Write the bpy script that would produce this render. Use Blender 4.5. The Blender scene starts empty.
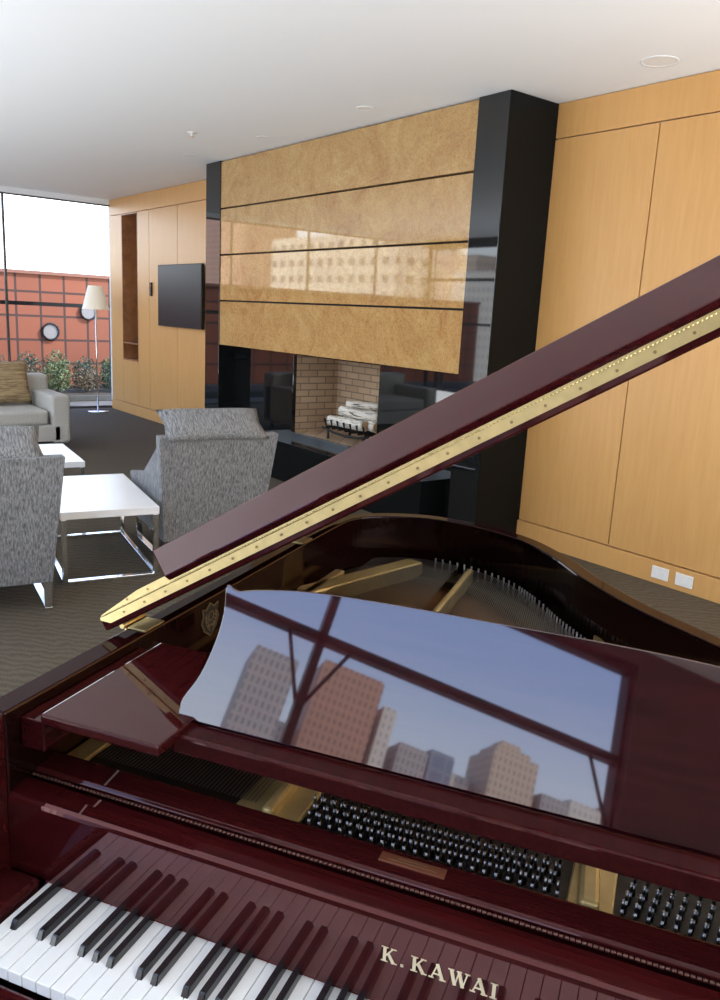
import bpy, bmesh, math, random
from mathutils import Vector, Matrix
random.seed(7)
sc = bpy.context.scene
COL = sc.collection
try:
    sc.view_settings.view_transform = 'Standard'
except Exception:
    pass

# ------------------------------------------------------------------ helpers
def link(o, parent=None):
    COL.objects.link(o)
    if parent is not None:
        o.parent = parent
    return o

def empty(name, loc=(0, 0, 0), rot=0.0, label=None, category=None, group=None):
    o = bpy.data.objects.new(name, None)
    o.empty_display_size = .1
    o.location = loc
    o.rotation_euler = (0, 0, rot)
    link(o)
    if label: o["label"] = label
    if category: o["category"] = category
    if group: o["group"] = group
    return o

def make(name, bm, mat, parent=None, bevel=0, seg=2, smooth=False, label=None, category=None,
         group=None, kind=None, loc=None, rot=None, angle=35):
    me = bpy.data.meshes.new(name)
    bmesh.ops.recalc_face_normals(bm, faces=bm.faces)
    bm.to_mesh(me); bm.free()
    mats = mat if isinstance(mat, (list, tuple)) else [mat]
    for m in mats: me.materials.append(m)
    if smooth:
        for p in me.polygons: p.use_smooth = True
    o = bpy.data.objects.new(name, me)
    link(o, parent)
    if loc is not None: o.location = loc
    if rot is not None: o.rotation_euler = rot
    if bevel:
        b = o.modifiers.new("bevel", 'BEVEL'); b.width = bevel; b.segments = seg
        b.limit_method = 'ANGLE'; b.angle_limit = math.radians(angle)
    if label: o["label"] = label
    if category: o["category"] = category
    if group: o["group"] = group
    if kind: o["kind"] = kind
    return o

def B(): return bmesh.new()

def box(bm, a, b, M=None, mi=0):
    x0, y0, z0 = a; x1, y1, z1 = b
    vs = [bm.verts.new(p) for p in [(x0,y0,z0),(x1,y0,z0),(x1,y1,z0),(x0,y1,z0),(x0,y0,z1),(x1,y0,z1),(x1,y1,z1),(x0,y1,z1)]]
    if M is not None:
        for v in vs: v.co = M @ v.co
    for f in [(0,3,2,1),(4,5,6,7),(0,1,5,4),(1,2,6,5),(2,3,7,6),(3,0,4,7)]:
        fc = bm.faces.new([vs[i] for i in f]); fc.material_index = mi
    return vs

def prism(bm, pts, h0, h1, f, mi=0):
    lo = [bm.verts.new(f(a, b, h0)) for a, b in pts]
    hi = [bm.verts.new(f(a, b, h1)) for a, b in pts]
    n = len(pts)
    for l in (lo, hi):
        fc = bm.faces.new(l if l is hi else l[::-1]); fc.material_index = mi
    for i in range(n):
        fc = bm.faces.new([lo[i], lo[(i+1) % n], hi[(i+1) % n], hi[i]]); fc.material_index = mi

def tube(bm, path, r, n=10, closed=False, mi=0):
    path = [Vector(p) for p in path]
    rings = []
    m = len(path)
    for i, p in enumerate(path):
        if closed:
            t = path[(i+1) % m] - path[i-1]
        else:
            t = path[min(i+1, m-1)] - path[max(i-1, 0)]
        t.normalize()
        up = Vector((0, 0, 1)) if abs(t.z) < .9 else Vector((1, 0, 0))
        a = t.cross(up).normalized(); b = t.cross(a).normalized()
        rr = r[i] if isinstance(r, (list, tuple)) else r
        rings.append([bm.verts.new(p + a*math.cos(2*math.pi*k/n)*rr + b*math.sin(2*math.pi*k/n)*rr) for k in range(n)])
    for i in range(m if closed else m-1):
        A, C = rings[i], rings[(i+1) % m]
        for k in range(n):
            fc = bm.faces.new([A[k], A[(k+1) % n], C[(k+1) % n], C[k]]); fc.material_index = mi; fc.smooth = True
    if not closed:
        bm.faces.new(rings[0][::-1]).material_index = mi
        bm.faces.new(rings[-1]).material_index = mi

def lathe(bm, prof, n=32, c=(0, 0, 0), mi=0):
    rings = []
    for r, z in prof:
        rings.append([bm.verts.new((c[0]+r*math.cos(2*math.pi*k/n), c[1]+r*math.sin(2*math.pi*k/n), c[2]+z)) for k in range(n)])
    for A, C in zip(rings, rings[1:]):
        for k in range(n):
            fc = bm.faces.new([A[k], A[(k+1) % n], C[(k+1) % n], C[k]]); fc.smooth = True; fc.material_index = mi
    bm.faces.new(rings[0][::-1]).material_index = mi
    bm.faces.new(rings[-1]).material_index = mi

def catmull(pts, k=6, closed=False):
    out = []; n = len(pts)
    rng = range(n) if closed else range(n-1)
    for i in rng:
        P = [Vector(pts[(i+j) % n]) if closed else Vector(pts[min(max(i+j, 0), n-1)]) for j in (-1, 0, 1, 2)]
        for s in range(k):
            t = s/k
            out.append(tuple(.5*((2*P[1])+(-P[0]+P[2])*t+(2*P[0]-5*P[1]+4*P[2]-P[3])*t*t+(-P[0]+3*P[1]-3*P[2]+P[3])*t**3)))
    if not closed: out.append(tuple(pts[-1]))
    return out

# ------------------------------------------------------------------ materials
class N:
    def __init__(s, name):
        s.m = bpy.data.materials.new(name); s.m.use_nodes = True
        s.t = s.m.node_tree; s.b = s.t.nodes["Principled BSDF"]
        s.o = s.t.nodes["Material Output"]
    def n(s, typ, **kw):
        nd = s.t.nodes.new(typ)
        for k, v in kw.items():
            if k.startswith("i_"):
                nd.inputs[k[2:].replace("_", " ")].default_value = v
            else: setattr(nd, k, v)
        return nd
    def l(s, a, b): s.t.links.new(a, b)
    def coord(s, scale=(1, 1, 1), rot=(0, 0, 0), kind="Object"):
        tc = s.n("ShaderNodeTexCoord"); mp = s.n("ShaderNodeMapping")
        mp.inputs["Scale"].default_value = scale; mp.inputs["Rotation"].default_value = rot
        s.l(tc.outputs[kind], mp.inputs[0]); return mp.outputs[0]
    def ramp(s, fac, stops):
        r = s.n("ShaderNodeValToRGB")
        e = r.color_ramp.elements
        while len(e) < len(stops): e.new(.5)
        for i, (p, c) in enumerate(stops):
            e[i].position = p; e[i].color = (*c, 1)
        s.l(fac, r.inputs[0]); return r.outputs[0]
    def bump(s, h, strength=.3, dist=.01):
        b = s.n("ShaderNodeBump"); b.inputs["Strength"].default_value = strength; b.inputs["Distance"].default_value = dist
        s.l(h, b.inputs["Height"]); s.l(b.outputs[0], s.b.inputs["Normal"])

def P(name, c, rough=.5, metal=0, coat=0, ior=1.5, noise=None, var=.15, emit=None):
    m = N(name); b = m.b
    b.inputs["Base Color"].default_value = (*c, 1); b.inputs["Roughness"].default_value = rough
    b.inputs["Metallic"].default_value = metal; b.inputs["Coat Weight"].default_value = coat
    b.inputs["IOR"].default_value = ior; b.inputs["Coat Roughness"].default_value = .02
    if noise:
        nz = m.n("ShaderNodeTexNoise", i_Scale=noise, i_Detail=4.0); m.l(m.coord(), nz.inputs["Vector"])
        col = m.ramp(nz.outputs[0], [(.3, tuple(x*(1-var) for x in c)), (.7, tuple(min(1, x*(1+var)) for x in c))])
        m.l(col, b.inputs["Base Color"])
    if emit:
        b.inputs["Emission Color"].default_value = (*c, 1); b.inputs["Emission Strength"].default_value = emit
    return m.m

def mahogany(name, dark, light, stretch=(1.5, 26, 26), rough=.04, ior=1.5, coat=0, wob=0, tint=.8):
    m = N(name)
    nz = m.n("ShaderNodeTexNoise", i_Scale=3.0, i_Detail=8.0, i_Roughness=.6); m.l(m.coord(stretch), nz.inputs["Vector"])
    m.l(m.ramp(nz.outputs[0], [(.25, dark), (.75, light)]), m.b.inputs["Base Color"])
    m.b.inputs["Roughness"].default_value = rough; m.b.inputs["IOR"].default_value = ior
    m.b.inputs["Coat Weight"].default_value = coat; m.b.inputs["Coat Roughness"].default_value = .015
    m.b.inputs["Specular Tint"].default_value = (1, tint, tint, 1)
    if wob:
        n2 = m.n("ShaderNodeTexNoise", i_Scale=5.0, i_Detail=1.0); m.l(m.coord(), n2.inputs["Vector"]); m.bump(n2.outputs[0], wob, .02)
    return m.m

M_MAH = mahogany("polished_mahogany", (.018, .0026, .003), (.047, .0058, .006), (1.5, 40, 40), ior=1.42, tint=.75)
M_FALL = mahogany("polished_mahogany_fallboard", (.017, .0022, .0026), (.042, .0045, .005), (1.5, 40, 40), rough=.012, ior=1.75, tint=.5)
M_MAHV = mahogany("polished_mahogany_lengthwise", (.016, .0024, .003), (.040, .005, .0055), (40, 1.5, 40), ior=1.34, tint=.65)
M_FLAP = mahogany("flap_mahogany", (.014, .002, .0026), (.044, .0048, .0058), (2, 40, 40), .025, 1.5, 0, .35, .62)
M_DESK = mahogany("polished_mahogany_desk", (.009, .0015, .0022), (.034, .005, .007), (2, 30, 30), .026, 1.85, tint=.97)
M_RIM = mahogany("rim_mahogany", (.008, .0015, .0015), (.020, .0035, .0035), (26, 1.5, 26), .06, 1.18)
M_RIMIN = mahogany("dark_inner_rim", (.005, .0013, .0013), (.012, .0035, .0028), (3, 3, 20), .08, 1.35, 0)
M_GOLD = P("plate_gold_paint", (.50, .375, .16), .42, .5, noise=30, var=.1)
M_PLATE = P("plate_gold_painted_shade", (.085, .058, .026), .4, .6, noise=30, var=.2)  # darker copy of the gold plate, shadow put into the colour
M_BRASS = P("brass", (.56, .455, .22), .42, 1, noise=60, var=.08)
M_GILT = P("gilt_letter", (.85, .76, .52), .4, .6)
M_GILTD = P("dark_gilt", (.24, .19, .11), .5, .6)
M_STEEL = P("steel_pin", (.22, .22, .235), .28, 1)
M_STRING = P("string_steel", (.26, .245, .22), .4, 1)
M_BLACKP = P("black_paint", (.012, .011, .012), .4)
M_KEYW = P("white_key", (.74, .74, .73), .12, coat=.3)
M_KEYB = P("black_key", (.010, .009, .011), .18, coat=.3)
M_FELT = P("red_felt", (.12, .015, .015), .95, noise=300)
M_CHROME = P("chrome", (.80, .81, .82), .12, 1)
M_WHITEL = P("white_laminate", (.82, .83, .84), .25)
M_WHITEP = P("white_plastic", (.80, .79, .76), .4)
M_GRANITE = P("black_granite", (.007, .008, .009), .03, ior=1.65, noise=200, var=.5)
M_GRANS = P("black_granite_side", (.007, .008, .008), .18, ior=1.2, noise=200, var=.5)
M_SCREEN = P("tv_screen", (.009, .010, .012), .35, ior=1.3)
M_BLACKM = P("black_metal", (.012, .012, .012), .5, .4)

def wallwood():
    m = N("honey_wood_veneer")
    nz = m.n("ShaderNodeTexNoise", i_Scale=4.0, i_Detail=7.0, i_Roughness=.6); m.l(m.coord((9, 9, .7)), nz.inputs["Vector"])
    n2 = m.n("ShaderNodeTexNoise", i_Scale=.9, i_Detail=2.0); m.l(m.coord((1, 1, .5)), n2.inputs["Vector"])
    mx = m.n("ShaderNodeMix", data_type='FLOAT'); mx.inputs[0].default_value = .4
    m.l(nz.outputs[0], mx.inputs[2]); m.l(n2.outputs[0], mx.inputs[3])
    m.l(m.ramp(mx.outputs[0], [(.3, (.575, .305, .095)), (.7, (.665, .375, .133))]), m.b.inputs["Base Color"])
    m.b.inputs["Roughness"].default_value = .38
    return m.m
M_WOOD = wallwood()
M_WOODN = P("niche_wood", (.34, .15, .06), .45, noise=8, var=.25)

def stone():
    m = N("gold_onyx")
    c = m.coord()
    n1 = m.n("ShaderNodeTexNoise", i_Scale=2.8, i_Detail=14.0, i_Roughness=.74, i_Distortion=1.6); m.l(c, n1.inputs["Vector"])
    a = m.ramp(n1.outputs[0], [(.30, (.36, .18, .07)), (.44, (.47, .295, .11)), (.58, (.54, .37, .145)), (.75, (.61, .46, .225))])
    n2 = m.n("ShaderNodeTexNoise", i_Scale=60.0, i_Detail=6.0, i_Roughness=.75, i_Distortion=.8); m.l(c, n2.inputs["Vector"])
    b = m.ramp(n2.outputs[0], [(.38, (.72, .42, .29)), (.54, (1, 1, 1))])
    mx = m.n("ShaderNodeMix", data_type='RGBA', blend_type='MULTIPLY'); mx.inputs[0].default_value = .7
    m.l(a, mx.inputs[6]); m.l(b, mx.inputs[7]); m.l(mx.outputs[2], m.b.inputs["Base Color"])
    m.b.inputs["Roughness"].default_value = .028; m.b.inputs["IOR"].default_value = 1.78
    return m.m
M_STONE = stone()

def carpet():
    m = N("carpet_pile")
    w = m.n("ShaderNodeTexWave", i_Scale=5.0, i_Distortion=6.0, i_Detail=3.0); w.inputs["Detail Scale"].default_value = 1.5
    m.l(m.coord((1, 2.2, 1), (0, 0, .4)), w.inputs["Vector"])
    nz = m.n("ShaderNodeTexNoise", i_Scale=160.0, i_Detail=3.0); m.l(m.coord(), nz.inputs["Vector"])
    mx = m.n("ShaderNodeMix", data_type='FLOAT'); mx.inputs[0].default_value = .78
    m.l(w.outputs[1], mx.inputs[2]); m.l(nz.outputs[0], mx.inputs[3])
    m.l(m.ramp(mx.outputs[0], [(.25, (.065, .053, .038)), (.75, (.140, .117, .085))]), m.b.inputs["Base Color"])
    m.b.inputs["Roughness"].default_value = .97
    m.b.inputs["Specular IOR Level"].default_value = .1
    m.bump(nz.outputs[0], .5, .004)
    return m.m
M_CARPET = carpet()

def tweed(name, a, b, scale=(160, 160, 28)):
    m = N(name)
    nz = m.n("ShaderNodeTexNoise", i_Scale=1.0, i_Detail=4.0, i_Roughness=.7); m.l(m.coord(scale), nz.inputs["Vector"])
    m.l(m.ramp(nz.outputs[0], [(.36, a), (.64, b)]), m.b.inputs["Base Color"])
    m.b.inputs["Roughness"].default_value = .95
    m.bump(nz.outputs[0], .4, .003)
    return m.m
M_TWEED = tweed("grey_tweed", (.085, .087, .094), (.30, .305, .31), (140, 140, 20))
M_SOFA = tweed("pale_grey_fabric", (.42, .41, .38), (.54, .53, .49), (90, 90, 90))
M_CUSH = tweed("gold_brown_stripe", (.20, .13, .07), (.48, .36, .20), (6, 6, 60))

def brick(name, c1, c2, mortar, scale, bw=.5, rh=.25, ms=.02):
    m = N(name)
    tc = m.n("ShaderNodeTexCoord"); sp = m.n("ShaderNodeSeparateXYZ"); cb = m.n("ShaderNodeCombineXYZ")
    m.l(tc.outputs["Object"], sp.inputs[0])
    ad = m.n("ShaderNodeMath", operation='ADD'); m.l(sp.outputs[0], ad.inputs[0]); m.l(sp.outputs[1], ad.inputs[1])
    m.l(ad.outputs[0], cb.inputs[0]); m.l(sp.outputs[2], cb.inputs[1])
    br = m.n("ShaderNodeTexBrick"); m.l(cb.outputs[0], br.inputs["Vector"])
    br.inputs["Color1"].default_value = (*c1, 1); br.inputs["Color2"].default_value = (*c2, 1); br.inputs["Mortar"].default_value = (*mortar, 1)
    br.inputs["Scale"].default_value = scale; br.inputs["Mortar Size"].default_value = ms
    br.inputs["Brick Width"].default_value = bw; br.inputs["Row Height"].default_value = rh
    return m, br
m, br = brick("firebox_brick", (.55, .40, .27), (.44, .31, .20), (.22, .17, .12), 1.0, .2, .065, .006)
m.l(br.outputs[0], m.b.inputs["Base Color"]); m.b.inputs["Roughness"].default_value = .9; M_BRICK = m.m
m, br = brick("red_terrace_tile", (.23, .066, .029), (.19, .055, .025), (.05, .022, .015), 1.0, .44, .44, .022); br.offset = 0
m.l(br.outputs[0], m.b.inputs["Base Color"]); m.b.inputs["Roughness"].default_value = .8; M_TILE = m.m
def facade(name, wall, glass, bw=1.9, rh=2.4, ms=.5):
    m, br = brick(name, glass, tuple(x*1.2 for x in glass), wall, 1.0, bw, rh, ms); br.offset = 0
    m.l(br.outputs[0], m.b.inputs["Base Color"]); m.b.inputs["Roughness"].default_value = .5; return m.m

M_CEIL = P("ceiling_paint", (.85, .875, .89), .9)
M_WALL = P("wall_paint", (.74, .73, .70), .9)
M_WALLD = P("dark_wall_paint", (.08, .06, .055), .9)
M_FRAME = P("window_frame_bronze", (.03, .026, .024), .4, .5)
M_FRAMEL = P("window_frame_grey", (.10, .10, .10), .4, .5)
M_DIFF = P("frosted_diffuser", (.82, .83, .83), .5)

# ------------------------------------------------------------------ camera
az, pitch, roll, H = 2.4785346446, 0.2249211803, 0.0513496781, 3.07
Fh = Vector((math.cos(az), math.sin(az), 0)); Rh = Vector((math.sin(az), -math.cos(az), 0)); U = Vector((0, 0, 1))
F = Fh*math.cos(pitch) - U*math.sin(pitch); Dn = -U*math.cos(pitch) - Fh*math.sin(pitch)
Xc = Rh*math.cos(roll) - Dn*math.sin(roll); Yc = Rh*math.sin(roll) + Dn*math.cos(roll)
cd = bpy.data.cameras.new("camera"); cam = bpy.data.objects.new("camera", cd); COL.objects.link(cam)
R = Matrix((Xc, -Yc, -F)).transposed().to_4x4()
cam.matrix_world = Matrix.Translation((0, 0, 1.6)) @ R
cd.sensor_fit = 'VERTICAL'; cd.sensor_height = 24; cd.lens = 807.266/1000*24; cd.clip_start = .02; cd.clip_end = 2000
sc.camera = cam

# ------------------------------------------------------------------ room shell
XL, XR, YB, YF = -12.32, 3.6, 4.63, -2.6
def struct(name, bm, mat, **k): return make(name, bm, mat, kind="structure", **k)
bm = B(); box(bm, (XL-.1, YF-.2, -.2), (XR+.2, YB+.45, 0)); struct("floor", bm, M_CARPET)
bm = B(); box(bm, (XL-.1, YF-.2, H), (XR+.2, YB+.45, H+.2)); struct("ceiling", bm, M_CEIL)
FL, FR = -8.25, -3.96
NX0, NX1 = -11.84, -11.26
bm = B()
box(bm, (XL-.1, YB+.03, 0), (NX0, YB+.5, H)); box(bm, (NX0, YB+.03, 2.84), (NX1, YB+.5, H))
box(bm, (NX0, YB+.03, 0), (NX1, YB+.5, .55)); box(bm, (NX0, YB+.44, .55), (NX1, YB+.5, 2.84))
box(bm, (NX1, YB+.03, 0), (FL, YB+.5, H)); struct("wall_back", bm, M_WALL)
bm = B(); box(bm, (FR, YB+.03, 0), (XR+.2, YB+.4, H)); struct("wall_back", bm, M_WALL)
bm = B(); box(bm, (XR, YF, 0), (XR+.2, YB+.03, H)); struct("wall_right", bm, M_WALL)
k = 1
def panel(x0, x1, z0, z1):
    global k
    bm = B(); box(bm, (x0+.004, YB, z0+.004), (x1-.004, YB+.03, z1-.004)); struct("trim_%d" % k, bm, M_WOOD, bevel=.002); k += 1
for x0, x1 in [(XL+.02, NX0), (NX1, -10.86), (-10.86, -9.97), (-9.97, FL), (FR, -3.15), (-3.15, -1.75), (-1.75, -.35), (-.35, 1.05), (1.05, 2.4), (2.4, 3.6)]:
    panel(x0, x1, .15, 2.84)
panel(NX0, NX1, .15, .78)
for x0, x1 in [(XL+.02, FL), (FR, 3.6)]:
    panel(x0, x1, 2.84, H)
bm = B(); box(bm, (XL+.02, YB-.012, 0), (FL, YB+.03, .146)); box(bm, (FR, YB-.012, 0), (3.6, YB+.03, .146)); struct("baseboard_back", bm, M_WOOD, bevel=.002)
bm = B()
box(bm, (NX0, YB, .78), (NX0+.015, YB+.43, 2.84)); box(bm, (NX1-.015, YB, .78), (NX1, YB+.43, 2.84))
box(bm, (NX0, YB+.42, .78), (NX1, YB+.438, 2.84)); box(bm, (NX0, YB, .78), (NX1, YB+.43, .80)); box(bm, (NX0, YB, 2.82), (NX1, YB+.43, 2.84))
box(bm, (NX0, YB, 1.02), (NX1, YB+.43, 1.04))
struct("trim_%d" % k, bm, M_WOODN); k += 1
e = empty("tray", (-11.50, YB+.15, 1.04), label="small dark tray standing on open wall niche shelf", category="tray")
bm = B(); box(bm, (-.16, -.10, 0), (.16, .10, .012)); make("base", bm, M_BLACKM, e)
bm = B(); lathe(bm, [(.035, .012), (.05, .06), (.04, .13), (.02, .16)], 16, (-.05, 0, 0)); make("jar", bm, M_BLACKM, e)

def window(name, x0, x1, y0, y1, z0, z1, nm, along, transoms=(), fw=.05, fd=.08, brace=False, mat=None):
    bm = B()
    L = (y1-y0) if along == 'y' else (x1-x0)
    def seg(a0, a1, b0, b1):
        if along == 'y': box(bm, (x0-fd/2, y0+a0, b0), (x0+fd/2, y0+a1, b1))
        else: box(bm, (x0+a0, y0-fd/2, b0), (x0+a1, y0+fd/2, b1))
    seg(0, L, z0, z0+fw); seg(0, L, z1-fw, z1)
    for i in range(nm+1):
        c = L*i/nm; seg(max(0, c-fw/2), min(L, c+fw/2), z0+fw, z1-fw)
        if brace:
            for s in (-1, 1):
                tube(bm, [(x0+c, y0, 1.90), (x0+c+s*.20, y0, 2.34)], .012, 8)
    for t in transoms: seg(0, L, t-fw/2, t+fw/2)
    return struct(name, bm, mat or M_FRAME)
bm = B(); box(bm, (XL-.15, YF-.2, 3.0), (XL+.02, YB+.03, H)); struct("wall_left", bm, M_CEIL)
window("window_1", XL-.06, XL-.06, YF-.34, 4.68, 0, 3.01, 5, 'y', (), .03, .04, False, M_FRAMEL)
bm = B(); box(bm, (XL-.1, YF-.2, 2.96), (XR+.2, YF, H)); box(bm, (1.6, YF-.2, 0), (XR+.2, YF, 2.96)); box(bm, (XL-.1, YF-.2, 0), (1.6, YF, .12)); struct("wall_front", bm, M_WALLD)
window("window_2", -12.3, 1.6, YF-.1, YF-.1, .12, 2.96, 7, 'x', (2.34,), .05, .09, True)

# ------------------------------------------------------------------ ceiling fittings
def downlight(x, y, r, group, label):
    e = empty("recessed_light", (x, y, H), label=label, category="ceiling light", group=group)
    bm = B(); n = 40
    lathe(bm, [(r*.84, 0), (r*.85, -.003), (r, -.004), (r, 0)], n); make("trim_ring", bm, M_CEIL, e)
    bm = B(); lathe(bm, [(r*.83, -.001), (r*.83, -.002)], n); make("diffuser", bm, M_DIFF, e)
downlight(-2.97, 4.29, .105, None, "large round white recessed ceiling fixture near wood wall")
for x, y in [(-5.09, 3.84), (-6.58, 3.88), (-7.94, 3.83)]:
    downlight(x, y, .07, "small ceiling downlights by fireplace", "small round white recessed ceiling downlight before fireplace")
e = empty("sprinkler_head", (-6.92, 3.35, H), label="small white metal sprinkler head under ceiling", category="sprinkler")
bm = B(); lathe(bm, [(.04, 0), (.04, -.006), (.012, -.01), (.012, -.035)], 20); make("escutcheon", bm, M_WHITEP, e)
bm = B(); lathe(bm, [(.022, -.035), (.022, -.039)], 16); make("deflector", bm, M_CHROME, e)

# ------------------------------------------------------------------ fireplace
FO = Vector((-6.1, 4.4, 0)); T = Matrix.Translation(-FO)
fp = empty("fireplace", FO, label="floor-to-ceiling fireplace in gold stone and black granite", category="fireplace")
def fbox(name, a, b, mat, bev=.003, **kk):
    bm = B(); box(bm, a, b, T); return make(name, bm, mat, fp, bevel=bev, **kk)
YS = 4.17
fbox("column", (FL, YS-.01, 0), (-7.93, YB+.03, H-.002), M_GRANITE)
fbox("column", (-4.25, YS-.01, 0), (FR-.006, YB+.03, H-.002), M_GRANITE)
fbox("side_panel", (FR-.006, YS-.008, 0), (FR, YB+.03, H-.002), M_GRANS, .001)
zs = [3.065, 2.60, 2.14, 1.675, 1.21]
for i in range(4):
    fbox("stone_slab", (-7.93, YS, zs[i+1]+.008), (-4.25, YS+.08, zs[i]-.008), M_STONE, .002)
fbox("backing", (-7.93, YS+.06, 1.22), (-4.25, YB+.03, H-.004), M_BLACKM)
FX0, FX1, FZ0, FZ1 = -6.75, -5.40, .43, 1.19
YR = 4.36
bm = B()
box(bm, (-7.93, YR, 0), (FX0, YR+.04, 1.22), T); box(bm, (FX1, YR, 0), (-4.25, YR+.04, 1.22), T)
box(bm, (FX0, YR, FZ1), (FX1, YR+.04, 1.22), T); box(bm, (FX0, YR, 0), (FX1, YR+.04, FZ0), T)
make("surround", bm, M_GRANITE, fp, bevel=.002)
bm = B(); Y1, Y2 = YR+.04, 4.90
box(bm, (FX0, Y1, FZ0-.04), (FX1, Y2, FZ0), T); box(bm, (FX0-.04, Y1, FZ0-.04), (FX0, Y2, FZ1+.03), T); box(bm, (FX1, Y1, FZ0-.04), (FX1+.04, Y2, FZ1+.03), T)
box(bm, (FX0-.04, Y2, FZ0-.04), (FX1+.04, Y2+.04, FZ1+.03), T); box(bm, (FX0, Y1, FZ1), (FX1, Y2, FZ1+.03), T)
make("firebox", bm, M_BRICK, fp)
fbox("hearth", (-7.2, 4.10, 0), (-4.50, YR, .38), M_GRANS)
GX, GY = -5.98, 4.62
e = empty("fireplace_grate", (GX, GY, FZ0+.002), label="black iron grate standing in brick firebox", category="grate")
bm = B()
for i in range(7):
    x = -.30+i*.1
    tube(bm, [(x, -.19, .19), (x, -.17, .11), (x, .12, .11), (x, .16, .19)], .011, 8)
tube(bm, [(-.36, -.17, .10), (-.2, -.17, .075), (0, -.17, .065), (.2, -.17, .075), (.36, -.17, .10)], .012, 8); tube(bm, [(-.33, .1, .10), (.33, .1, .10)], .011, 8)
make("bars", bm, M_BLACKM, e)
for x in (-.28, .28):
    for y in (-.16, .1):
        bm = B(); tube(bm, [(x, y, 0), (x, y, .10)], .012, 8); make("leg", bm, M_BLACKM, e)
def birch():
    m = N("birch_bark")
    nz = m.n("ShaderNodeTexNoise", i_Scale=9.0, i_Detail=5.0); m.l(m.coord((1, 6, 6)), nz.inputs["Vector"])
    m.l(m.ramp(nz.outputs[0], [(.36, (.10, .08, .06)), (.44, (.72, .68, .60)), (.7, (.88, .86, .80))]), m.b.inputs["Base Color"])
    m.b.inputs["Roughness"].default_value = .8; return m.m
M_BIRCH = birch(); M_CUT = P("cut_wood", (.45, .28, .15), .8, noise=40)
def log(x, y, z, L, r, rot, tilt=0):
    e = empty("birch_log", (x, y, z), label="white birch firewood log with cut ends on grate", category="log", group="birch logs in the fireplace")
    e.rotation_euler = (0, tilt, rot)
    bm = B()
    path = [(-L/2+L*i/6, random.uniform(-.006, .006), random.uniform(-.006, .006)) for i in range(7)]
    tube(bm, path, [r*random.uniform(.93, 1.05) for _ in range(7)], 16); make("bark", bm, M_BIRCH, e)
    for s in (-1, 1):
        bm = B(); tube(bm, [(s*(L/2+.0005), 0, 0), (s*(L/2+.004), 0, 0)], r*.9, 16); make("cut_end", bm, M_CUT, e)
zz = FZ0+.126
log(GX-.05, GY-.11, zz+.055, .50, .05, .08); log(GX+.03, GY, zz+.055, .52, .052, -.06); log(GX-.01, GY+.10, zz+.055, .48, .045, .1)
log(GX+.07, GY-.055, zz+.145, .46, .045, .25, .05); log(GX+.03, GY+.05, zz+.145, .44, .042, -.2); log(GX+.05, GY, zz+.225, .34, .035, .5)

# ------------------------------------------------------------------ TV, thermostat, outlets
e = empty("television", (-9.80, YB, 1.72), label="flat black television mounted on honey wood wall", category="television")
bm = B(); box(bm, (-.64, -.06, -.39), (.64, -.03, .39)); make("housing", bm, M_BLACKM, e, bevel=.004)
bm = B(); box(bm, (-.625, -.063, -.375), (.625, -.06, .375)); make("screen", bm, M_SCREEN, e)
bm = B(); box(bm, (-.2, -.03, -.15), (.2, 0, .15)); make("wall_bracket", bm, M_BLACKM, e)
e = empty("thermostat", (-10.78, YB, 1.80), label="small dark wall control plate beside television", category="thermostat")
bm = B(); box(bm, (-.03, -.02, -.09), (.03, 0, .09)); make("plate", bm, M_BLACKM, e, bevel=.004)
bm = B(); box(bm, (-.018, -.024, .02), (.018, -.02, .06)); make("display", bm, M_CHROME, e)
for x in (-2.73, -2.56):
    e = empty("power_outlet", (x, YB-.012, .075), label="white plastic wall outlet plate on wood baseboard", category="outlet", group="outlets on the baseboard")
    bm = B(); box(bm, (-.06, -.007, -.04), (.06, 0, .04)); make("cover_plate", bm, M_WHITEP, e, bevel=.003)
    for s in (-.025, .025):
        bm = B(); box(bm, (s-.013, -.0095, -.016), (s+.013, -.006, .016)); make("socket", bm, M_WHITEL, e)

# ------------------------------------------------------------------ floor lamp
e = empty("floor_lamp", (-11.92, 4.26, 0), label="slim chrome floor lamp with cream tapered shade", category="lamp")
bm = B(); lathe(bm, [(.16, 0), (.16, .012), (.15, .018), (.02, .022)], 32); make("base", bm, M_CHROME, e)
bm = B(); tube(bm, [(0, 0, .02), (0, 0, 1.60)], .012, 12); make("pole", bm, M_CHROME, e)
bm = B(); n = 32
r0 = [bm.verts.new((.19*math.cos(2*math.pi*i/n), .19*math.sin(2*math.pi*i/n), 1.49)) for i in range(n)]
r1 = [bm.verts.new((.10*math.cos(2*math.pi*i/n), .10*math.sin(2*math.pi*i/n), 1.82)) for i in range(n)]
for i in range(n):
    f = bm.faces.new([r0[i], r0[(i+1) % n], r1[(i+1) % n], r1[i]]); f.smooth = True
M_SHADE = P("cream_shade", (.82, .76, .63), .8, emit=.25)
make("lamp_shade", bm, M_SHADE, e)
bm = B(); tube(bm, [(0, 0, 1.60), (0, 0, 1.80)], .006, 8)
for a in range(3): tube(bm, [(0, 0, 1.80), (.10*math.cos(a*2.094), .10*math.sin(a*2.094), 1.815)], .003, 6)
make("harp", bm, M_CHROME, e)

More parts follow.
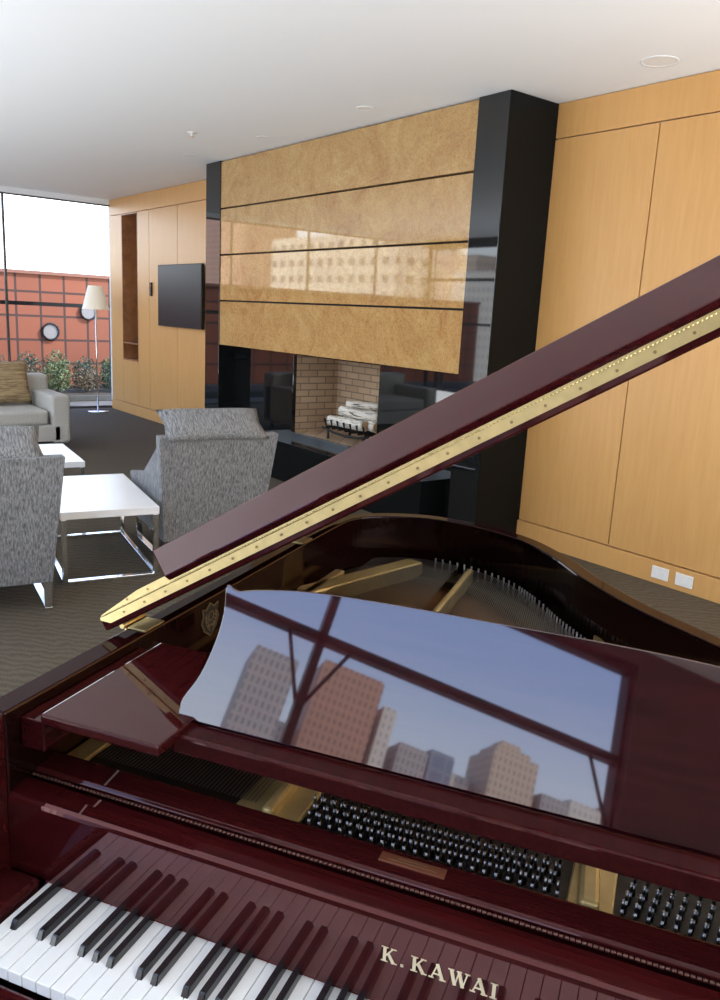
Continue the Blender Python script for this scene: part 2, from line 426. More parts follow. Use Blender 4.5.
# ------------------------------------------------------------------ lounge chairs
def pillow_mesh(w, h, t, n=14):
    bm = B(); g = {}
    for s in (1, -1):
        for i in range(n+1):
            for j in range(n+1):
                x = -1+2*i/n; y = -1+2*j/n
                if s == -1 and (i in (0, n) or j in (0, n)): g[(s, i, j)] = g[(1, i, j)]; continue
                th = ((1-x**4)*(1-y**4))**.55
                px = x*(1-.07*(1-abs(y))) ; py = y*(1-.07*(1-abs(x)))
                g[(s, i, j)] = bm.verts.new((px*w/2, s*th*t/2, py*h/2))
    for s in (1, -1):
        for i in range(n):
            for j in range(n):
                f = bm.faces.new([g[(s, i, j)], g[(s, i+1, j)], g[(s, i+1, j+1)], g[(s, i, j+1)]]); f.smooth = True
    return bm

def lounge_chair(loc, rot, label):
    e = empty("lounge_chair", loc, rot, label=label, category="chair", group="tweed lounge chairs")
    bm = B(); box(bm, (-.42, -.29, .16), (.22, .29, .31)); make("seat_base", bm, M_TWEED, e, bevel=.010, seg=3)
    bm = B(); box(bm, (-.44, -.285, .31), (.20, .285, .44)); make("seat_cushion", bm, M_TWEED, e, bevel=.03, seg=4)
    def back(bm, z0, z1, w0, w1, f0, f1, t0, t1):
        pts = [(f0, -w0, z0), (f0+t0, -w0, z0), (f0+t0, w0, z0), (f0, w0, z0), (f1, -w1, z1), (f1+t1, -w1, z1), (f1+t1, w1, z1), (f1, w1, z1)]
        vs = [bm.verts.new(p) for p in pts]
        for f in [(0,3,2,1),(4,5,6,7),(0,1,5,4),(1,2,6,5),(2,3,7,6),(3,0,4,7)]: bm.faces.new([vs[i] for i in f])
    bm = B(); back(bm, .15, .84, .325, .385, .20, .37, .12, .08); make("backrest", bm, M_TWEED, e, bevel=.007, seg=3)
    for s in (-1, 1):
        bm = B()
        sp = [(-.41, .16), (-.43, .46), (-.41, .475), (-.05, .54), (.37, .79), (.435, .79), (.315, .16)]
        v0 = [bm.verts.new((a, s*(.29+.045*(b-.14)/.69), b)) for a, b in sp]
        v1 = [bm.verts.new((v.co.x, v.co.y+s*.035, v.co.z)) for v in v0]
        n_ = len(sp)
        bm.faces.new(v0); bm.faces.new(v1[::-1])
        for i in range(n_): bm.faces.new([v0[i], v1[i], v1[(i+1) % n_], v0[(i+1) % n_]])
        make("arm", bm, M_TWEED, e, bevel=.006, seg=3)
    for s in (-1, 1):
        bm = B(); y = s*.30
        for a, b in [((-.38, y-.02, 0), (.32, y+.02, .012)), ((-.38, y-.02, .012), (-.368, y+.02, .16)), ((.308, y-.02, .012), (.32, y+.02, .16)), ((-.38, y-.02, .148), (.32, y+.02, .16))]:
            box(bm, a, b)
        make("leg", bm, M_CHROME, e, bevel=.002, label="chrome sled leg")
    return e
ROT = -.14
lounge_chair((-4.85, 2.40, 0), ROT, "grey tweed lounge chair with chrome sled legs beside fireplace")
lounge_chair((-4.52, .95, 0), ROT, "grey tweed lounge chair near white table, back to piano")
def cushion(loc, rx, rz, w, h, t, mat, label, group=None):
    o = make("cushion", pillow_mesh(w, h, t), mat, label=label, category="cushion", group=group)
    o.location = loc; o.rotation_euler = (rx, 0, rz); return o
cushion((-4.50, 2.33, .895), -.95, math.pi/2+ROT, .66, .28, .09, M_TWEED, "grey tweed lumbar cushion over top of chair back", "tweed lumbar cushions")
cushion((-4.19, .90, .890), -.95, math.pi/2+ROT, .60, .26, .09, M_TWEED, "grey tweed lumbar cushion over top of chair back", "tweed lumbar cushions")

# ------------------------------------------------------------------ tables
def table(name, loc, rot, lx, ly, h, label):
    e = empty(name, loc, rot, label=label, category="table")
    bm = B(); box(bm, (-lx/2, -ly/2, h-.045), (lx/2, ly/2, h)); make("table_top", bm, M_WHITEL, e, bevel=.003)
    for sx in (-1, 1):
        for sy in (-1, 1):
            bm = B(); x = sx*(lx/2-.02); y = sy*(ly/2-.02); box(bm, (x-.02, y-.014, 0), (x+.02, y+.014, h-.045)); make("leg", bm, M_CHROME, e, bevel=.002)
    bm = B()
    for s in (-1, 1):
        box(bm, (-lx/2+.04, s*(ly/2-.02)-.014, 0), (lx/2-.04, s*(ly/2-.02)+.014, .025))
        box(bm, (s*(lx/2-.02)-.02, -ly/2+.034, 0), (s*(lx/2-.02)+.02, ly/2-.034, .025))
    make("base_frame", bm, M_CHROME, e, bevel=.002)
table("side_table", (-4.94, 1.735, 0), -.17, 1.02, .56, .435, "white-topped table with chrome frame between two chairs")
table("coffee_table", (-6.50, 1.52, 0), -.12, .85, 1.15, .42, "low white coffee table with chrome frame before sofa")

# ------------------------------------------------------------------ sofa
e = empty("sofa", (-9.34, 1.66, 0), 0, label="pale grey upholstered sofa with square arms", category="sofa")
bm = B(); box(bm, (-.45, -1.1, .10), (.50, 1.1, .28)); make("seat_base", bm, M_SOFA, e, bevel=.02, seg=3)
for s in range(2):
    bm = B(); y0 = -.98+s*.98; box(bm, (-.25, y0+.005, .28), (.49, y0+.975, .44)); make("seat_cushion", bm, M_SOFA, e, bevel=.04, seg=4)
bm = B(); box(bm, (-.50, -1.2, .08), (-.25, 1.2, .76)); make("backrest", bm, M_SOFA, e, bevel=.04, seg=4)
for s in (-1, 1):
    bm = B(); a, b = (1.0, 1.20) if s > 0 else (-1.20, -1.0); box(bm, (-.45, a, .08), (.50, b, .60)); make("arm", bm, M_SOFA, e, bevel=.035, seg=4)
for sx in (-.4, .44):
    for sy in (-1.1, 1.1):
        bm = B(); lathe(bm, [(.02, 0), (.025, .1)], 12, (sx, sy, 0)); make("leg", bm, M_BLACKM, e)
cushion((-9.41, 2.35, .69), -.25, math.pi/2+.15, .52, .48, .16, M_CUSH, "gold and brown striped square cushion on sofa")
cushion((-9.41, 1.70, .67), -.25, math.pi/2-.1, .48, .46, .16, M_SOFA, "plain pale grey square cushion on sofa")

# ------------------------------------------------------------------ terrace outside
bm = B(); box(bm, (-17.5, -8, -.25), (XL-.16, 9, -.04)); struct("ground", bm, P("terrace_slab", (.10, .088, .07), .9, noise=3))
e = empty("terrace_wall", (-16.2, 0, -.04), label="red square-tiled terrace parapet wall outdoors", category="wall")
bm = B(); box(bm, (-.15, -8, 0), (.15, 9, 2.08)); make("tiled_face", bm, M_TILE, e)
bm = B(); box(bm, (-.2, -8, 2.08), (.2, 9, 2.14)); make("coping", bm, P("coping", (.20, .08, .05), .7), e)
M_DISC = P("grey_disc", (.20, .18, .17), .5)
for y, z in [(4.85, 1.00), (5.58, 1.40), (2.6, 1.2)]:
    e = empty("wall_ornament", (-16.03, y, z), label="round metal disc ornament hung on red terrace wall", category="ornament", group="round terrace wall ornaments")
    bm = B(); n = 28
    tube(bm, [(0.02, .15*math.cos(2*math.pi*i/n), .15*math.sin(2*math.pi*i/n)) for i in range(n)], .018, 8, True); make("ring", bm, M_BLACKM, e)
    bm = B(); prism(bm, [(.14*math.cos(2*math.pi*i/n), .14*math.sin(2*math.pi*i/n)) for i in range(n)], 0, .012, lambda a, b, h: Vector((h, a, b))); make("disc", bm, M_DISC, e)
e = empty("railing", (-13.4, 0, -.04), label="dark metal terrace guard rail", category="railing")
bm = B(); box(bm, (-.03, -7, 1.53), (.03, 8.5, 1.59)); make("top_rail", bm, M_BLACKM, e)
for y in (-6, -3.4, -.8, 1.8, 6.4):
    bm = B(); box(bm, (-.025, y-.025, 0), (.025, y+.025, 1.53)); make("post", bm, M_BLACKM, e)
e = empty("planter", (-14.3, 0, -.04), label="long dark concrete terrace planter box", category="planter")
bm = B(); box(bm, (-.75, -6.5, 0), (.75, 8, .10)); make("trough", bm, P("planter_concrete", (.06, .06, .055), .8, noise=10), e, bevel=.01)
bm = B(); box(bm, (-.72, -6.4, .10), (.72, 7.9, .11)); make("soil", bm, P("soil", (.05, .038, .025), 1, noise=30), e)
greens = [P("leaf_green", (.10, .135, .05), .7, noise=9, var=.5), P("leaf_dark", (.05, .075, .04), .7, noise=9, var=.5), P("leaf_brown", (.13, .10, .055), .7, noise=9, var=.5)]
M_BARK = P("bark", (.12, .08, .05), .9)
for i in range(20):
    y = 2.3+(i//2)*.50+(i % 2)*.22
    xx = -14.65 if i % 2 else -13.95
    hh = random.uniform(.52, .74) if i % 2 else random.uniform(.36, .52)
    e = empty("shrub", (xx, y, .072), label=["leafy green shrub", "dark green leafy shrub", "brownish leafy shrub"][(i*2+i//3) % 3]+" growing in terrace planter", category="plant", group="shrubs in the terrace planter")
    bm = B()
    for _ in range(1100):
        a = random.uniform(0, 2*math.pi); t = random.random()**.5
        hgt = random.uniform(.045, hh)*(1-.3*t*t)+.015
        c = Vector((t*.29*math.cos(a), t*.225*math.sin(a), hgt))
        s = random.uniform(.014, .026)
        d = Vector((random.uniform(-1, 1), random.uniform(-.6, .6), random.uniform(-.3, 1))).normalized()
        w = d.cross(Vector((random.uniform(-1, 1), random.uniform(-1, 1), .3))).normalized()
        bm.faces.new([bm.verts.new(c-d*s), bm.verts.new(c+w*s*.6), bm.verts.new(c+d*s*1.2), bm.verts.new(c-w*s*.6)])
    make("foliage", bm, greens[(i*2+i//3) % 3], e)
    bm = B()
    for _ in range(6):
        a = random.uniform(0, 6.28); tube(bm, [(0, 0, 0.01), (.1*math.cos(a), .08*math.sin(a), .4*hh), (.2*math.cos(a), .15*math.sin(a), .7*hh)], [.01, .007, .003], 6)
    make("stem", bm, M_BARK, e)

# ------------------------------------------------------------------ city seen in reflections
bm = B(); box(bm, (-900, -900, -62), (600, -20, -60)); struct("trim_90", bm, P("city_ground", (.22, .22, .22), .9, noise=.05))  # city ground far below the windows, not a room trim
def tower(x, y, w, d, top, mat, label, style=0):
    e = empty("office_tower", (x, y, -60), label=label, category="building")
    bm = B(); box(bm, (-w/2, -d/2, 0), (w/2, d/2, top+60)); make("facade", bm, mat, e)
    bm = B()
    if style == 1:
        box(bm, (-w*.38, -d*.35, top+60), (w*.38, d*.35, top+61.5)); box(bm, (-w*.22, -d*.2, top+61.5), (w*.22, d*.2, top+63))
    else:
        box(bm, (-w*.48, -d*.48, top+60), (w*.48, d*.48, top+60.5))
    make("rooftop", bm, mat, e)
F1 = facade("brown_facade", (.46, .25, .17), (.19, .115, .09), bw=1.15, rh=1.7, ms=.40); F2 = facade("grey_facade", (.40, .37, .35), (.17, .165, .17), bw=1.0, rh=1.7, ms=.34); F3 = facade("cream_facade", (.68, .62, .54), (.30, .29, .29), bw=1.2, rh=1.7, ms=.42)
F4 = facade("tan_facade", (.58, .45, .34), (.26, .20, .16), bw=1.1, rh=1.6, ms=.38); F5 = facade("glass_facade", (.24, .28, .34), (.15, .19, .25), 3, 3.0, .3)
F6 = facade("pale_slab_facade", (.72, .64, .50), (.15, .15, .15), 4.4, 4.0, 1.2)
tower(29.5, -150, 12.5, 12, 49.5, F1, "tall brown brick office tower outside window")
tower(38.8, -152, 2.8, 12, 46, F3, "cream office tower wing outside window")
tower(12.5, -130, 7.5, 10, 41, F2, "slim grey office tower outside window")
tower(45, -150, 6, 10, 40.5, F2, "low grey office block outside window")
tower(51.5, -152, 5, 10, 42, F5, "low blue glass office block outside window")
tower(57, -155, 4, 10, 40, F3, "low cream office block outside window")
tower(65, -150, 9.5, 12, 46.5, F4, "tan stepped-top office tower outside window", 1)
tower(74, -150, 6, 14, 41, F2, "low grey office block outside window")
tower(82, -152, 8, 14, 42.5, F3, "low cream office block outside window")
tower(91, -150, 8, 14, 44.5, F1, "low brown office block outside window")
tower(20, -155, 5, 10, 37, F3, "low cream office block outside window")
tower(-20, -140, 18, 16, 34, F3, "broad cream office block outside window")
tower(-48, -120, 20, 16, 46, F3, "pale concrete office tower outside window")
tower(-80, -130, 22, 18, 38, F4, "tan concrete office tower outside window")
tower(-108, -110, 14, 18, 10, F3, "low cream office block outside window")
tower(-125, -120, 12, 18, 14, F4, "low tan office block outside window")
tower(-172, -122, 54, 20, 20, F6, "broad pale slab building with rows of windows")
tower(-245, -130, 30, 20, 34, F1, "brown brick office tower outside window")

# ================================================================== GRAND PIANO
PX, PY, PA = -1.1231583937887928, 0.32180366311597586, 0.5460706462060875
pn = empty("grand_piano", (PX, PY, 0), PA, label="glossy burgundy mahogany grand piano with open lid", category="piano")
def pm(name, bm, mat, **k): return make(name, bm, mat, pn, **k)
ZT = 1.0; UL = -.115; UI = UL+.045
outer = [(UL, -.02), (UL, .4), (UL, .9), (UL, 1.22), (-.10, 1.36), (-.02, 1.46), (.13, 1.52), (.30, 1.50), (.46, 1.42), (.585, 1.28), (.68, 1.13), (.80, .98), (.94, .85), (1.09, .72), (1.23, .59), (1.32, .43), (1.35, .25), (1.35, -.02)]
oc = [(a, b) for a, b, _ in catmull([(a, b, 0) for a, b in outer], 6)]
def offset(pts, d):
    out = []
    n = len(pts)
    for i in range(n):
        a = Vector(pts[max(i-1, 0)]); b = Vector(pts[min(i+1, n-1)])
        t = (b-a).normalized(); nrm = Vector((t.y, -t.x))
        out.append((pts[i][0]+nrm.x*d, pts[i][1]+nrm.y*d))
    return out
inner = offset(oc, .045)
def band(bm, o, i, z0, z1, mio=0, mii=1):
    n = len(o)
    V = [[bm.verts.new((p[0], p[1], z)) for p in L] for L, z in ((o, z0), (o, z1), (i, z1), (i, z0))]
    for k in range(n-1):
        for a, b, mi in ((0, 1, mio), (1, 2, mio), (2, 3, mii), (3, 0, mio)):
            f = bm.faces.new([V[a][k], V[a][k+1], V[b][k+1], V[b][k]]); f.material_index = mi
    bm.faces.new([V[j][0] for j in range(4)]); bm.faces.new([V[j][n-1] for j in (3, 2, 1, 0)])
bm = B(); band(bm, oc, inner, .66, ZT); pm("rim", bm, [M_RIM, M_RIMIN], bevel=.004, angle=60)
armp = catmull([(-.02, ZT), (-.055, .985), (-.085, .94), (-.10, .88), (-.12, .82), (-.17, .785), (-.24, .775), (-.27, .75), (-.27, .66)], 4)
armp = armp + [(-.02, .66)]
for a, b in ((UL, UI), (1.305, 1.35)):
    bm = B(); prism(bm, armp, a, b, lambda v, z, h: Vector((h, v, z))); pm("arm", bm, M_MAH, bevel=.004, angle=50)
bm = B(); box(bm, (UI, -.27, .60), (1.305, .30, .66)); pm("key_bed", bm, M_MAH, bevel=.003)
for a, b in ((UL, UI), (1.305, 1.35)):
    bm = B(); box(bm, (a, -.27, .58), (b, .30, .66)); pm("key_bed_side", bm, M_MAH, bevel=.003)
bm = B(); box(bm, (UI, -.21, .66), (1.305, -.18, .718)); pm("key_slip", bm, M_MAH, bevel=.006)
KV = -.024
for a, b in ((UI, -.004), (1.226, 1.305)):
    bm = B(); box(bm, (a, -.18, .66), (b, KV-.004, .748)); pm("key_block", bm, M_MAH, bevel=.008, seg=3)
ww = 1.222/52
pat = "ABCDEFG"; blacks_after = {"A", "C", "D", "F", "G"}
bm = B(); box(bm, (.0006, -.150, -.018), (ww-.0006, .018, 0))
w0 = make("white_key", bm, M_KEYW, pn, bevel=.0010, seg=2, loc=(0, KV, .735))
bm = B()
vs = box(bm, (-.0058, -.095, -.004), (.0058, .018, .012))
for v_ in vs:
    if v_.co.z > 0:
        v_.co.x *= .78
        if v_.co.y < 0: v_.co.y += .008
b0 = make("black_key", bm, M_KEYB, pn, bevel=.0015, seg=2)
first = True
for i in range(52):
    if i:
        o = w0.copy(); COL.objects.link(o); o.parent = pn; o.location = (i*ww, KV, .735)
    if pat[i % 7] in blacks_after and i < 51:
        x = (i+1)*ww
        if first: b0.location = (x, KV, .735); first = False
        else:
            o = b0.copy(); COL.objects.link(o); o.parent = pn; o.location = (x, KV, .735)
bm = B(); box(bm, (-.004, KV+.003, .722), (1.226, KV+.010, .737)); pm("felt_strip", bm, M_FELT)
fv = KV
fprof = [(fv, .741), (fv+.0008, .80), (fv+.0016, .858), (fv+.003, .864), (fv+.007, .868), (fv+.026, .871), (fv+.044, .872), (fv+.044, .84), (fv+.022, .80), (fv+.020, .741)]
bm = B(); prism(bm, fprof, UI+.001, 1.304, lambda v, z, h: Vector((h, v, z))); pm("fallboard", bm, M_FALL, bevel=.0006, angle=60)
def letters(txt, h):
    q = []; x = 0; T_ = .2*h; t = .085*h; s = .07*h
    def st(p, r, w): 
        p = Vector(p); r = Vector(r); d = (r-p); nn = Vector((d.y, -d.x)).normalized()*w/2
        q.append([p+nn, r+nn, r-nn, p-nn])
    def hs(cx, y, w):
        q.append([Vector((cx-w/2, y)), Vector((cx+w/2, y)), Vector((cx+w/2, y+s)), Vector((cx-w/2, y+s))])
    for c in txt:
        if c == "K":
            st((x+.2*h, 0), (x+.2*h, h), T_); hs(x+.2*h, 0, .42*h); hs(x+.2*h, h-s, .42*h)
            st((x+.28*h, .42*h), (x+.72*h, h), t); st((x+.42*h, .58*h), (x+.78*h, 0), T_); hs(x+.74*h, h-s, .34*h); hs(x+.80*h, 0, .36*h); x += 1.13*h
        elif c == "A":
            st((x+.12*h, 0), (x+.47*h, h), t); st((x+.80*h, 0), (x+.44*h, h), T_); st((x+.25*h, .32*h), (x+.7*h, .32*h), t); hs(x+.12*h, 0, .32*h); hs(x+.80*h, 0, .38*h); x += 1.12*h
        elif c == "W":
            st((x+.14*h, h), (x+.40*h, 0), T_); st((x+.40*h, 0), (x+.62*h, h), t); st((x+.60*h, h), (x+.86*h, 0), T_); st((x+.86*h, 0), (x+1.10*h, h), t)
            hs(x+.14*h, h-s, .36*h); hs(x+.62*h, h-s, .30*h); hs(x+1.10*h, h-s, .30*h); x += 1.32*h
        elif c == "I":
            st((x+.2*h, 0), (x+.2*h, h), T_); hs(x+.2*h, 0, .42*h); hs(x+.2*h, h-s, .42*h); x += .5*h
        elif c == ".":
            q.append([Vector((x+.08*h, 0)), Vector((x+.26*h, 0)), Vector((x+.26*h, .18*h)), Vector((x+.08*h, .18*h))]); x += .70*h
    return q, x
hL = .0215
q, wt = letters("K.KAWAI", hL)
bm = B()
for i_, quad in enumerate(q):
    prism(bm, [(v.x, v.y) for v in quad], .0004, .0008+.00002*i_, lambda a, b, h: Vector((.613-wt/2+a, fv-h+ (b+.060)*.0137, .741+.062+b)))
pm("nameplate_lettering", bm, M_GILT, label="gilt serif lettering on fallboard")
bm = B(); hv = fv+.055
for i in range(200):
    a = UI+i*(1.37/200); tube(bm, [(a+.0007, hv, .872), (a+1.37/200-.0007, hv, .872)], .0024, 8)
pm("fallboard_hinge", bm, P("aged_brass", (.11, .045, .035), .35, .6))
bm = B(); pr = [(hv+.005, .84), (hv+.005, .875), (hv+.009, .880), (.082, .884), (.087, .880), (.087, .84)]
prism(bm, pr, UI, 1.305, lambda v, z, h: Vector((h, v, z))); pm("stretcher", bm, M_MAH, bevel=.0015)
bm = B(); box(bm, (.500, .056, .880), (.592, .074, .8842)); pm("maker_plaque", bm, P("plaque_brown", (.13, .04, .02), .4), bevel=.0005)
bm = B(); box(bm, (.512, .0615, .8842), (.580, .0625, .8845)); box(bm, (.525, .067, .8842), (.567, .068, .8845)); pm("plaque_rule", bm, M_GILTD)
inn2 = [p for p in inner if p[1] > .12]
bm = B(); prism(bm, [(UI-.001, .089)]+[(p[0], p[1]) for p in inn2]+[(1.306, .089)], .80, .812, lambda a, b, h: Vector((a, b, h)))
pm("soundboard", bm, P("spruce_board", (.26, .11, .04), .3, coat=.4, noise=6, var=.2))
in3 = [p for p in offset(oc, .05) if p[1] > .12]; in4 = [p for p in offset(oc, .15) if p[1] > .12]
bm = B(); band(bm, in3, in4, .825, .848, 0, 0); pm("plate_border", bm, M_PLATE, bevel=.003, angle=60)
bm = B(); box(bm, (-.068, .088, .835), (1.303, .33, .860)); pm("pin_block", bm, P("pin_field_painted_shade", (.022, .016, .011), .5, .3), bevel=.003)  # dark base colour stands in for the shadows between the pins
US1, US2 = .312, .775
bm = B()
for a, b, w in [((-.045, .30), (-.035, 1.2), .03), ((US1, .088), (.30, 1.40), .018), ((US2, .088), (.70, 1.05), .026), ((-.06, .98), (.13, 1.40), .060)]:
    a = Vector((*a, 0)); b = Vector((*b, 0)); d = (b-a); nn = Vector((d.y, -d.x, 0)).normalized()*w/2
    pts = [a-nn, a+nn, b+nn, b-nn]
    prism(bm, [(p.x, p.y) for p in pts], .84, .886, lambda x, y, h: Vector((x, y, h)))
pm("plate_strut", bm, M_GOLD, bevel=.006)
bm = B()
for a, b in ((-.068, -.03), (US1-.06, US1+.045), (US2-.030, US2+.030), (1.235, 1.303)):
    box(bm, (a, .088, .858), (b, .33, .868))
box(bm, (.34, .262, .858), (1.303, .33, .872)); box(bm, (-.068, .29, .858), (.34, .33, .870))
pm("plate_web", bm, M_GOLD, bevel=.003)
ins = [p for p in offset(oc, .095) if p[1] > .12]
def bent_end(u):
    best = None
    for a, b in zip(ins, ins[1:]):
        if (a[0]-u)*(b[0]-u) <= 0 and a[0] != b[0]:
            t = (u-a[0])/(b[0]-a[0]); y = a[1]+t*(b[1]-a[1])
            if best is None or y > best: best = y
    return best
bm = B()
for i in range(190):
    u0 = .0+i*1.24/190
    if abs(u0-US1) < .018 or abs(u0-US2) < .018: continue
    u1 = u0*(.84) + .01
    e_ = bent_end(u1)
    if e_ is None: continue
    w = .0017 if u0 < .35 else .0012
    p0 = Vector((u0, .19 if u0 > .29 else .10, .882)); p1 = Vector((u1, e_, .884))
    nn = Vector((p1-p0)).cross(Vector((0, 0, 1))).normalized()*w
    bm.faces.new([bm.verts.new(p0-nn), bm.verts.new(p1-nn), bm.verts.new(p1+nn), bm.verts.new(p0+nn)])
pm("strings", bm, M_STRING, kind="stuff")
bm = B(); box(bm, (0, -.030, 0), (.012, .030, .030)); d0 = make("damper", bm, M_BLACKP, pn, bevel=.001, loc=(.03, .62, .886))
for i in range(1, 56):
    u0 = .03+i*.0195
    o = d0.copy(); COL.objects.link(o); o.parent = pn; o.location = (u0, .62 - .12*max(0, u0-.5), .886)
bm = B()
hp = [p for p in offset(oc, .085) if p[1] > .35 and p[0] > .18]
for a, b in zip(hp, hp[1:]):
    a = Vector(a); b = Vector(b); n_ = max(1, int((b-a).length/.014))
    for j in range(n_):
        c = a.lerp(b, j/n_); tube(bm, [(c.x, c.y, .846), (c.x, c.y, .889)], .0028, 6)
pm("hitch_pins", bm, P("hitch_pin_steel", (.38, .38, .38), .3, 1), kind="stuff")
pts = []
for i in range(76):
    for r_ in range(4):
        u0 = .016+i*.0163+r_*.0041; v0 = .104+r_*.0190
        if -.070 < u0-US1 < .052 or abs(u0-US2) < .038: continue
        if u0 < .25: continue
        pts.append((u0, v0))
def pin_bm(bm, x, y):
    tube(bm, [(x, y, .859), (x, y, .879)], .0026, 10); tube(bm, [(x, y, .879), (x, y, .892)], .0022, 4)
inview = sorted([p for p in pts if .40 < p[0] < .96], key=lambda p: -p[0])
sep = inview[:100]; rest = [p for p in pts if p not in sep]
bm = B(); pin_bm(bm, 0, 0); t0 = make("tuning_pin", bm, M_STEEL, pn, loc=(sep[0][0], sep[0][1], 0))
for x, y in sep[1:]:
    o = t0.copy(); COL.objects.link(o); o.parent = pn; o.location = (x, y, 0)
bm = B()
for x, y in rest: pin_bm(bm, x, y)
pm("tuning_pins", bm, M_STEEL, kind="stuff")
# music shelf
bm = B(); box(bm, (.17, .055, .958), (1.052, .098, .988)); pm("shelf_front_rail", bm, M_MAHV, bevel=.005, seg=3)
bm = B(); box(bm, (.17, .098, .978), (1.052, .200, .988)); pm("shelf_board", bm, M_MAHV, bevel=.002)
for a, b in ((-.025, .185), (1.037, 1.248)):
    bm = B(); box(bm, (a, .003, .980), (b, .31, .998)); pm("shelf_side", bm, M_MAH, bevel=.004, seg=3)
for a, b in ((UI, -.025), (1.248, 1.305)):
    bm = B(); box(bm, (a, .010, .93), (b, .31, .980)); pm("shelf_runner", bm, M_MAHV, bevel=.003)
half = [(0, .226), (.15, .226), (.28, .222), (.36, .212), (.40, .204), (.416, .210), (.422, .205), (.417, .165), (.421, .12), (.434, .07), (.452, .035), (.457, .018), (.455, .0)]
half = [(a, b) for a, b, _ in catmull([(a, b, 0) for a, b in half], 4)]
desk = [(.611+a, b) for a, b in half] + [(.611-a, b) for a, b in half[::-1][:-1]]
al = math.radians(22.8); da = Vector((0, .100, .990)); du = Vector((0, math.sin(al), math.cos(al))); dn = Vector((0, -math.cos(al), math.sin(al)))
bm = B(); prism(bm, desk, -.006, .006, lambda a, b, h: Vector((a, 0, 0))+da+du*b+dn*h); pm("music_desk", bm, M_DESK, bevel=.002, angle=50)
for x in (.35, .87):
    bm = B(); tube(bm, [(x, .18, .988), (x, .165, 1.12)], .005, 8); pm("desk_support", bm, M_BRASS)
# emblem on the inner rim
bm = B(); n = 24
ez = .95; ev = .55; eu = UI+.0006; ES = 1.15
shield = [(a*ES, b*ES) for a, b in [(-.028, .028), (-.014, .024), (0, .034), (.014, .024), (.028, .028), (.024, .012), (.030, .0), (.020, -.018), (0, -.032), (-.020, -.018), (-.030, .0), (-.024, .012)]]
prism(bm, [(ev+a, ez+b) for a, b in shield], eu, eu+.0025, lambda a, b, h: Vector((h, a, b))); pm("emblem_plate", bm, M_GILTD, label="dark gilt ornate crest on inner rim")
bm = B()
prism(bm, [(ev+a*.90, ez+b*.90) for a, b in shield], eu+.0025, eu+.0032, lambda a, b, h: Vector((h, a, b))); pm("emblem_field", bm, M_BLACKP)
bm = B()
tube(bm, [(eu+.004, ev+.010*math.cos(2*math.pi*i/n), ez+.010+.010*math.sin(2*math.pi*i/n)) for i in range(n)], .0011, 6, True)
for s in (-1, 1):
    tube(bm, [(eu+.004, ev+s*.003, ez-.024), (eu+.004, ev+s*.015, ez-.012), (eu+.004, ev+s*.021, ez+.004), (eu+.004, ev+s*.018, ez+.018)], .0012, 6)
    for j in range(5): tube(bm, [(eu+.004, ev+s*(.010+.003*j), ez-.016+.007*j), (eu+.004, ev+s*(.004+.003*j), ez-.010+.007*j)], .0010, 6)
box(bm, (eu+.003, ev-.014, ez-.012), (eu+.0045, ev+.014, ez-.009)); pm("emblem_crest", bm, M_GILTD)
# lid
LA = math.radians(31.4); HU, HZ = UL-.010, 1.016
def lidmap(r, v, h):
    return Vector((HU + r*math.cos(LA) - h*math.sin(LA), v, HZ + r*math.sin(LA) + h*math.cos(LA)))
VF = .30
lo = [(p[0]-HU+.012, p[1]) for p in offset(oc, -.012) if p[1] > VF]
lo = [(-.022, VF)] + lo + [(1.50, VF)]
TH = .022; TB = -.007
bm = B(); prism(bm, lo, TB, TH, lidmap); pm("lid", bm, M_MAHV, bevel=.003, angle=50)
fl = math.radians(38); FW = .088
def flapmap(r, s, h):
    return lidmap(r, VF + s*math.cos(fl) - h*math.sin(fl), TH+.001 + s*math.sin(fl) + h*math.cos(fl))
bm = B(); prism(bm, [(.165, 0), (1.50, 0), (1.50, FW), (.110, FW)], 0, .018, flapmap); pm("lid_flap", bm, M_FLAP, bevel=.003)
for r in (.35, .9, 1.35):
    bm = B(); tube(bm, [lidmap(r, VF+.065, TH), lidmap(r, VF+.065, TH+.052)], .006, 10); pm("flap_buffer", bm, M_BLACKP)
bm = B()
prism(bm, [(.0, .004), (1.49, .004), (1.49, TH-.001), (-.018, TH-.001), (-.019, TH-.006)], VF-.0020, VF-.0002, lambda r, h, v: lidmap(r, v, h))
prism(bm, [(-.015, TH+.002), (1.49, TH+.002), (1.49, TH+.015), (.09, TH+.015)], VF-.0025, VF-.0006, lambda r, h, v: lidmap(r, v, h))
for i in range(250):
    r = -.012+i*.006; tube(bm, [lidmap(r+.0004, VF-.0030, TH+.0005), lidmap(r+.0056, VF-.0030, TH+.0005)], .0018, 6)
pm("lid_piano_hinge", bm, M_BRASS)
bm = B()
for i in range(28):
    r = .04+i*.053
    for h in (.012, TH+.008):
        rr = r+(.02 if h > .02 else 0)
        tube(bm, [lidmap(rr, VF-.0026, h), lidmap(rr, VF-.0034, h)], .0024, 8)
pm("hinge_screws", bm, P("screw_brass", (.26, .20, .09), .4, 1), kind="stuff")
for v in (.36, 1.05):
    bm = B(); box(bm, (UL-.006, v-.03, .95), (UL-.001, v+.03, 1.0)); tube(bm, [(UL-.008, v-.035, 1.004), (UL-.008, v+.035, 1.004)], .006, 10)
    box(bm, (UL+.002, v-.03, .999), (UI-.003, v+.03, 1.003)); pm("spine_hinge", bm, M_BRASS, bevel=.001)
bm = B(); pt = lidmap(1.38, .62, TB); tube(bm, [(1.24, .50, .99), pt], .011, 12); pm("lid_prop", bm, M_MAH)
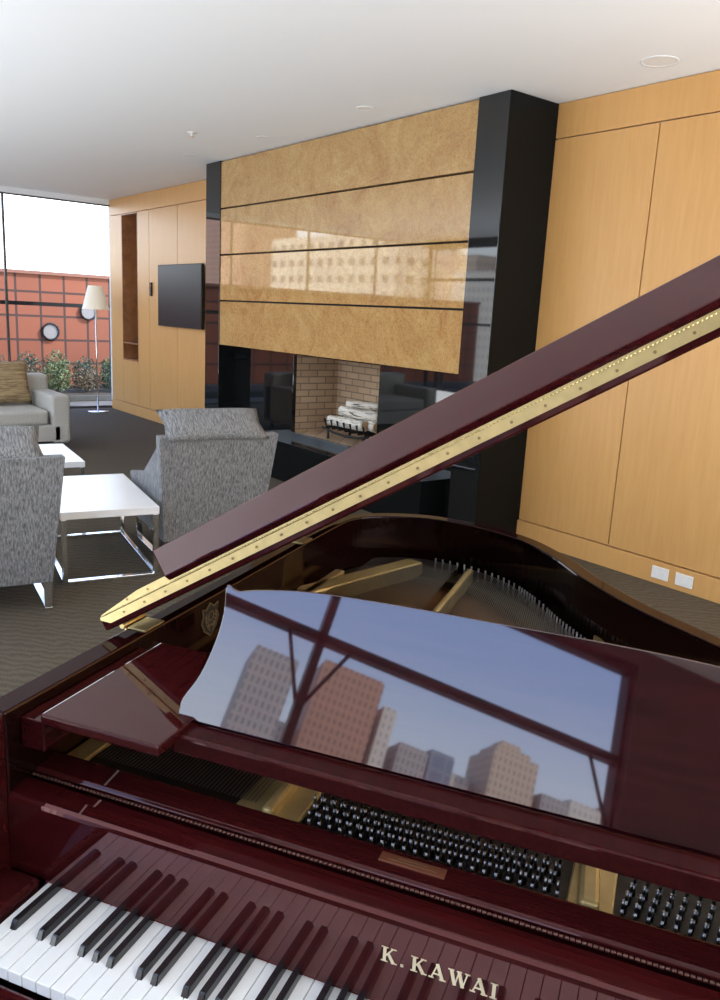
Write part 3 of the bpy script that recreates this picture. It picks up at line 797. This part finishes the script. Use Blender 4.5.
for x, y in ((-.02, -.10), (1.24, -.10), (.12, 1.30)):
    bm = B()
    prev = None
    for r, z in [(.075, .62), (.075, .56), (.055, .52), (.045, .12), (.05, .09)]:
        ring = [bm.verts.new((x+r*a, y+r*b, z)) for a, b in ((1, 1), (-1, 1), (-1, -1), (1, -1))]
        if prev:
            for j in range(4): bm.faces.new([prev[j], prev[(j+1) % 4], ring[(j+1) % 4], ring[j]])
        else: bm.faces.new(ring)
        prev = ring
    bm.faces.new(prev[::-1]); pm("leg", bm, M_MAH, bevel=.004)
    bm = B(); lathe(bm, [(.012, 0), (.03, .004), (.036, .03), (.03, .06), (.02, .09)], 16, (x, y, 0)); pm("caster", bm, M_BRASS)
bm = B()
for x in (.55, .67): box(bm, (x-.015, .02, .12), (x+.015, .06, .60))
box(bm, (.47, -.03, .06), (.75, .12, .13)); pm("pedal_lyre", bm, M_MAH, bevel=.004)
for x in (.54, .611, .68):
    bm = B(); box(bm, (x-.012, -.14, .055), (x+.012, -.03, .065)); pm("pedal", bm, M_BRASS, bevel=.004)
bm = B()
prism(bm, [(p[0], p[1]) for p in offset(oc, .03)], .655, .665, lambda a, b, h: Vector((a, b, h))); pm("bottom_board", bm, M_BLACKP)

# ------------------------------------------------------------------ world, sun and added fill lights
w = bpy.data.worlds.new("sky"); sc.world = w; w.use_nodes = True; nt = w.node_tree
bg = nt.nodes["Background"]
tc = nt.nodes.new("ShaderNodeTexCoord"); sp = nt.nodes.new("ShaderNodeSeparateXYZ"); rp = nt.nodes.new("ShaderNodeValToRGB")
nt.links.new(tc.outputs["Generated"], sp.inputs[0]); nt.links.new(sp.outputs[2], rp.inputs[0]); nt.links.new(rp.outputs[0], bg.inputs[0])
el = rp.color_ramp.elements; el[0].position = 0; el[0].color = (.92, .99, 1, 1); el[1].position = .55; el[1].color = (.25, .42, .84, 1)
x_ = el.new(.25); x_.color = (.62, .77, .98, 1)
x_ = el.new(.36); x_.color = (.37, .53, .90, 1)
bg.inputs[1].default_value = 5.0
sd = bpy.data.lights.new("sun", 'SUN'); sd.energy = 8.5; sd.angle = math.radians(1); sd.color = (1, .94, .85)
so = bpy.data.objects.new("sun", sd); COL.objects.link(so)
so.rotation_euler = Vector((-.5, -.7, -.72)).to_track_quat('-Z', 'Y').to_euler()
for x, y, sx, sy, en in ((-10, -1.3, 4.0, 1.6, 130), (-6, -1.3, 3.6, 1.6, 140), (-2.9, -1.7, 2.2, 1.6, 130), (1.7, 2.6, 2.4, 2.4, 390)):  # unseen area lights added to brighten ceiling and room, not real fixtures
    l = bpy.data.lights.new("added_ceiling_fill", 'AREA'); l.shape = 'RECTANGLE'; l.size = sx; l.size_y = sy; l.energy = en; l.color = (.94, .97, 1)
    o = bpy.data.objects.new("added_ceiling_fill", l); COL.objects.link(o); o.location = (x, y, .25); o.rotation_euler = (math.pi, 0, 0)
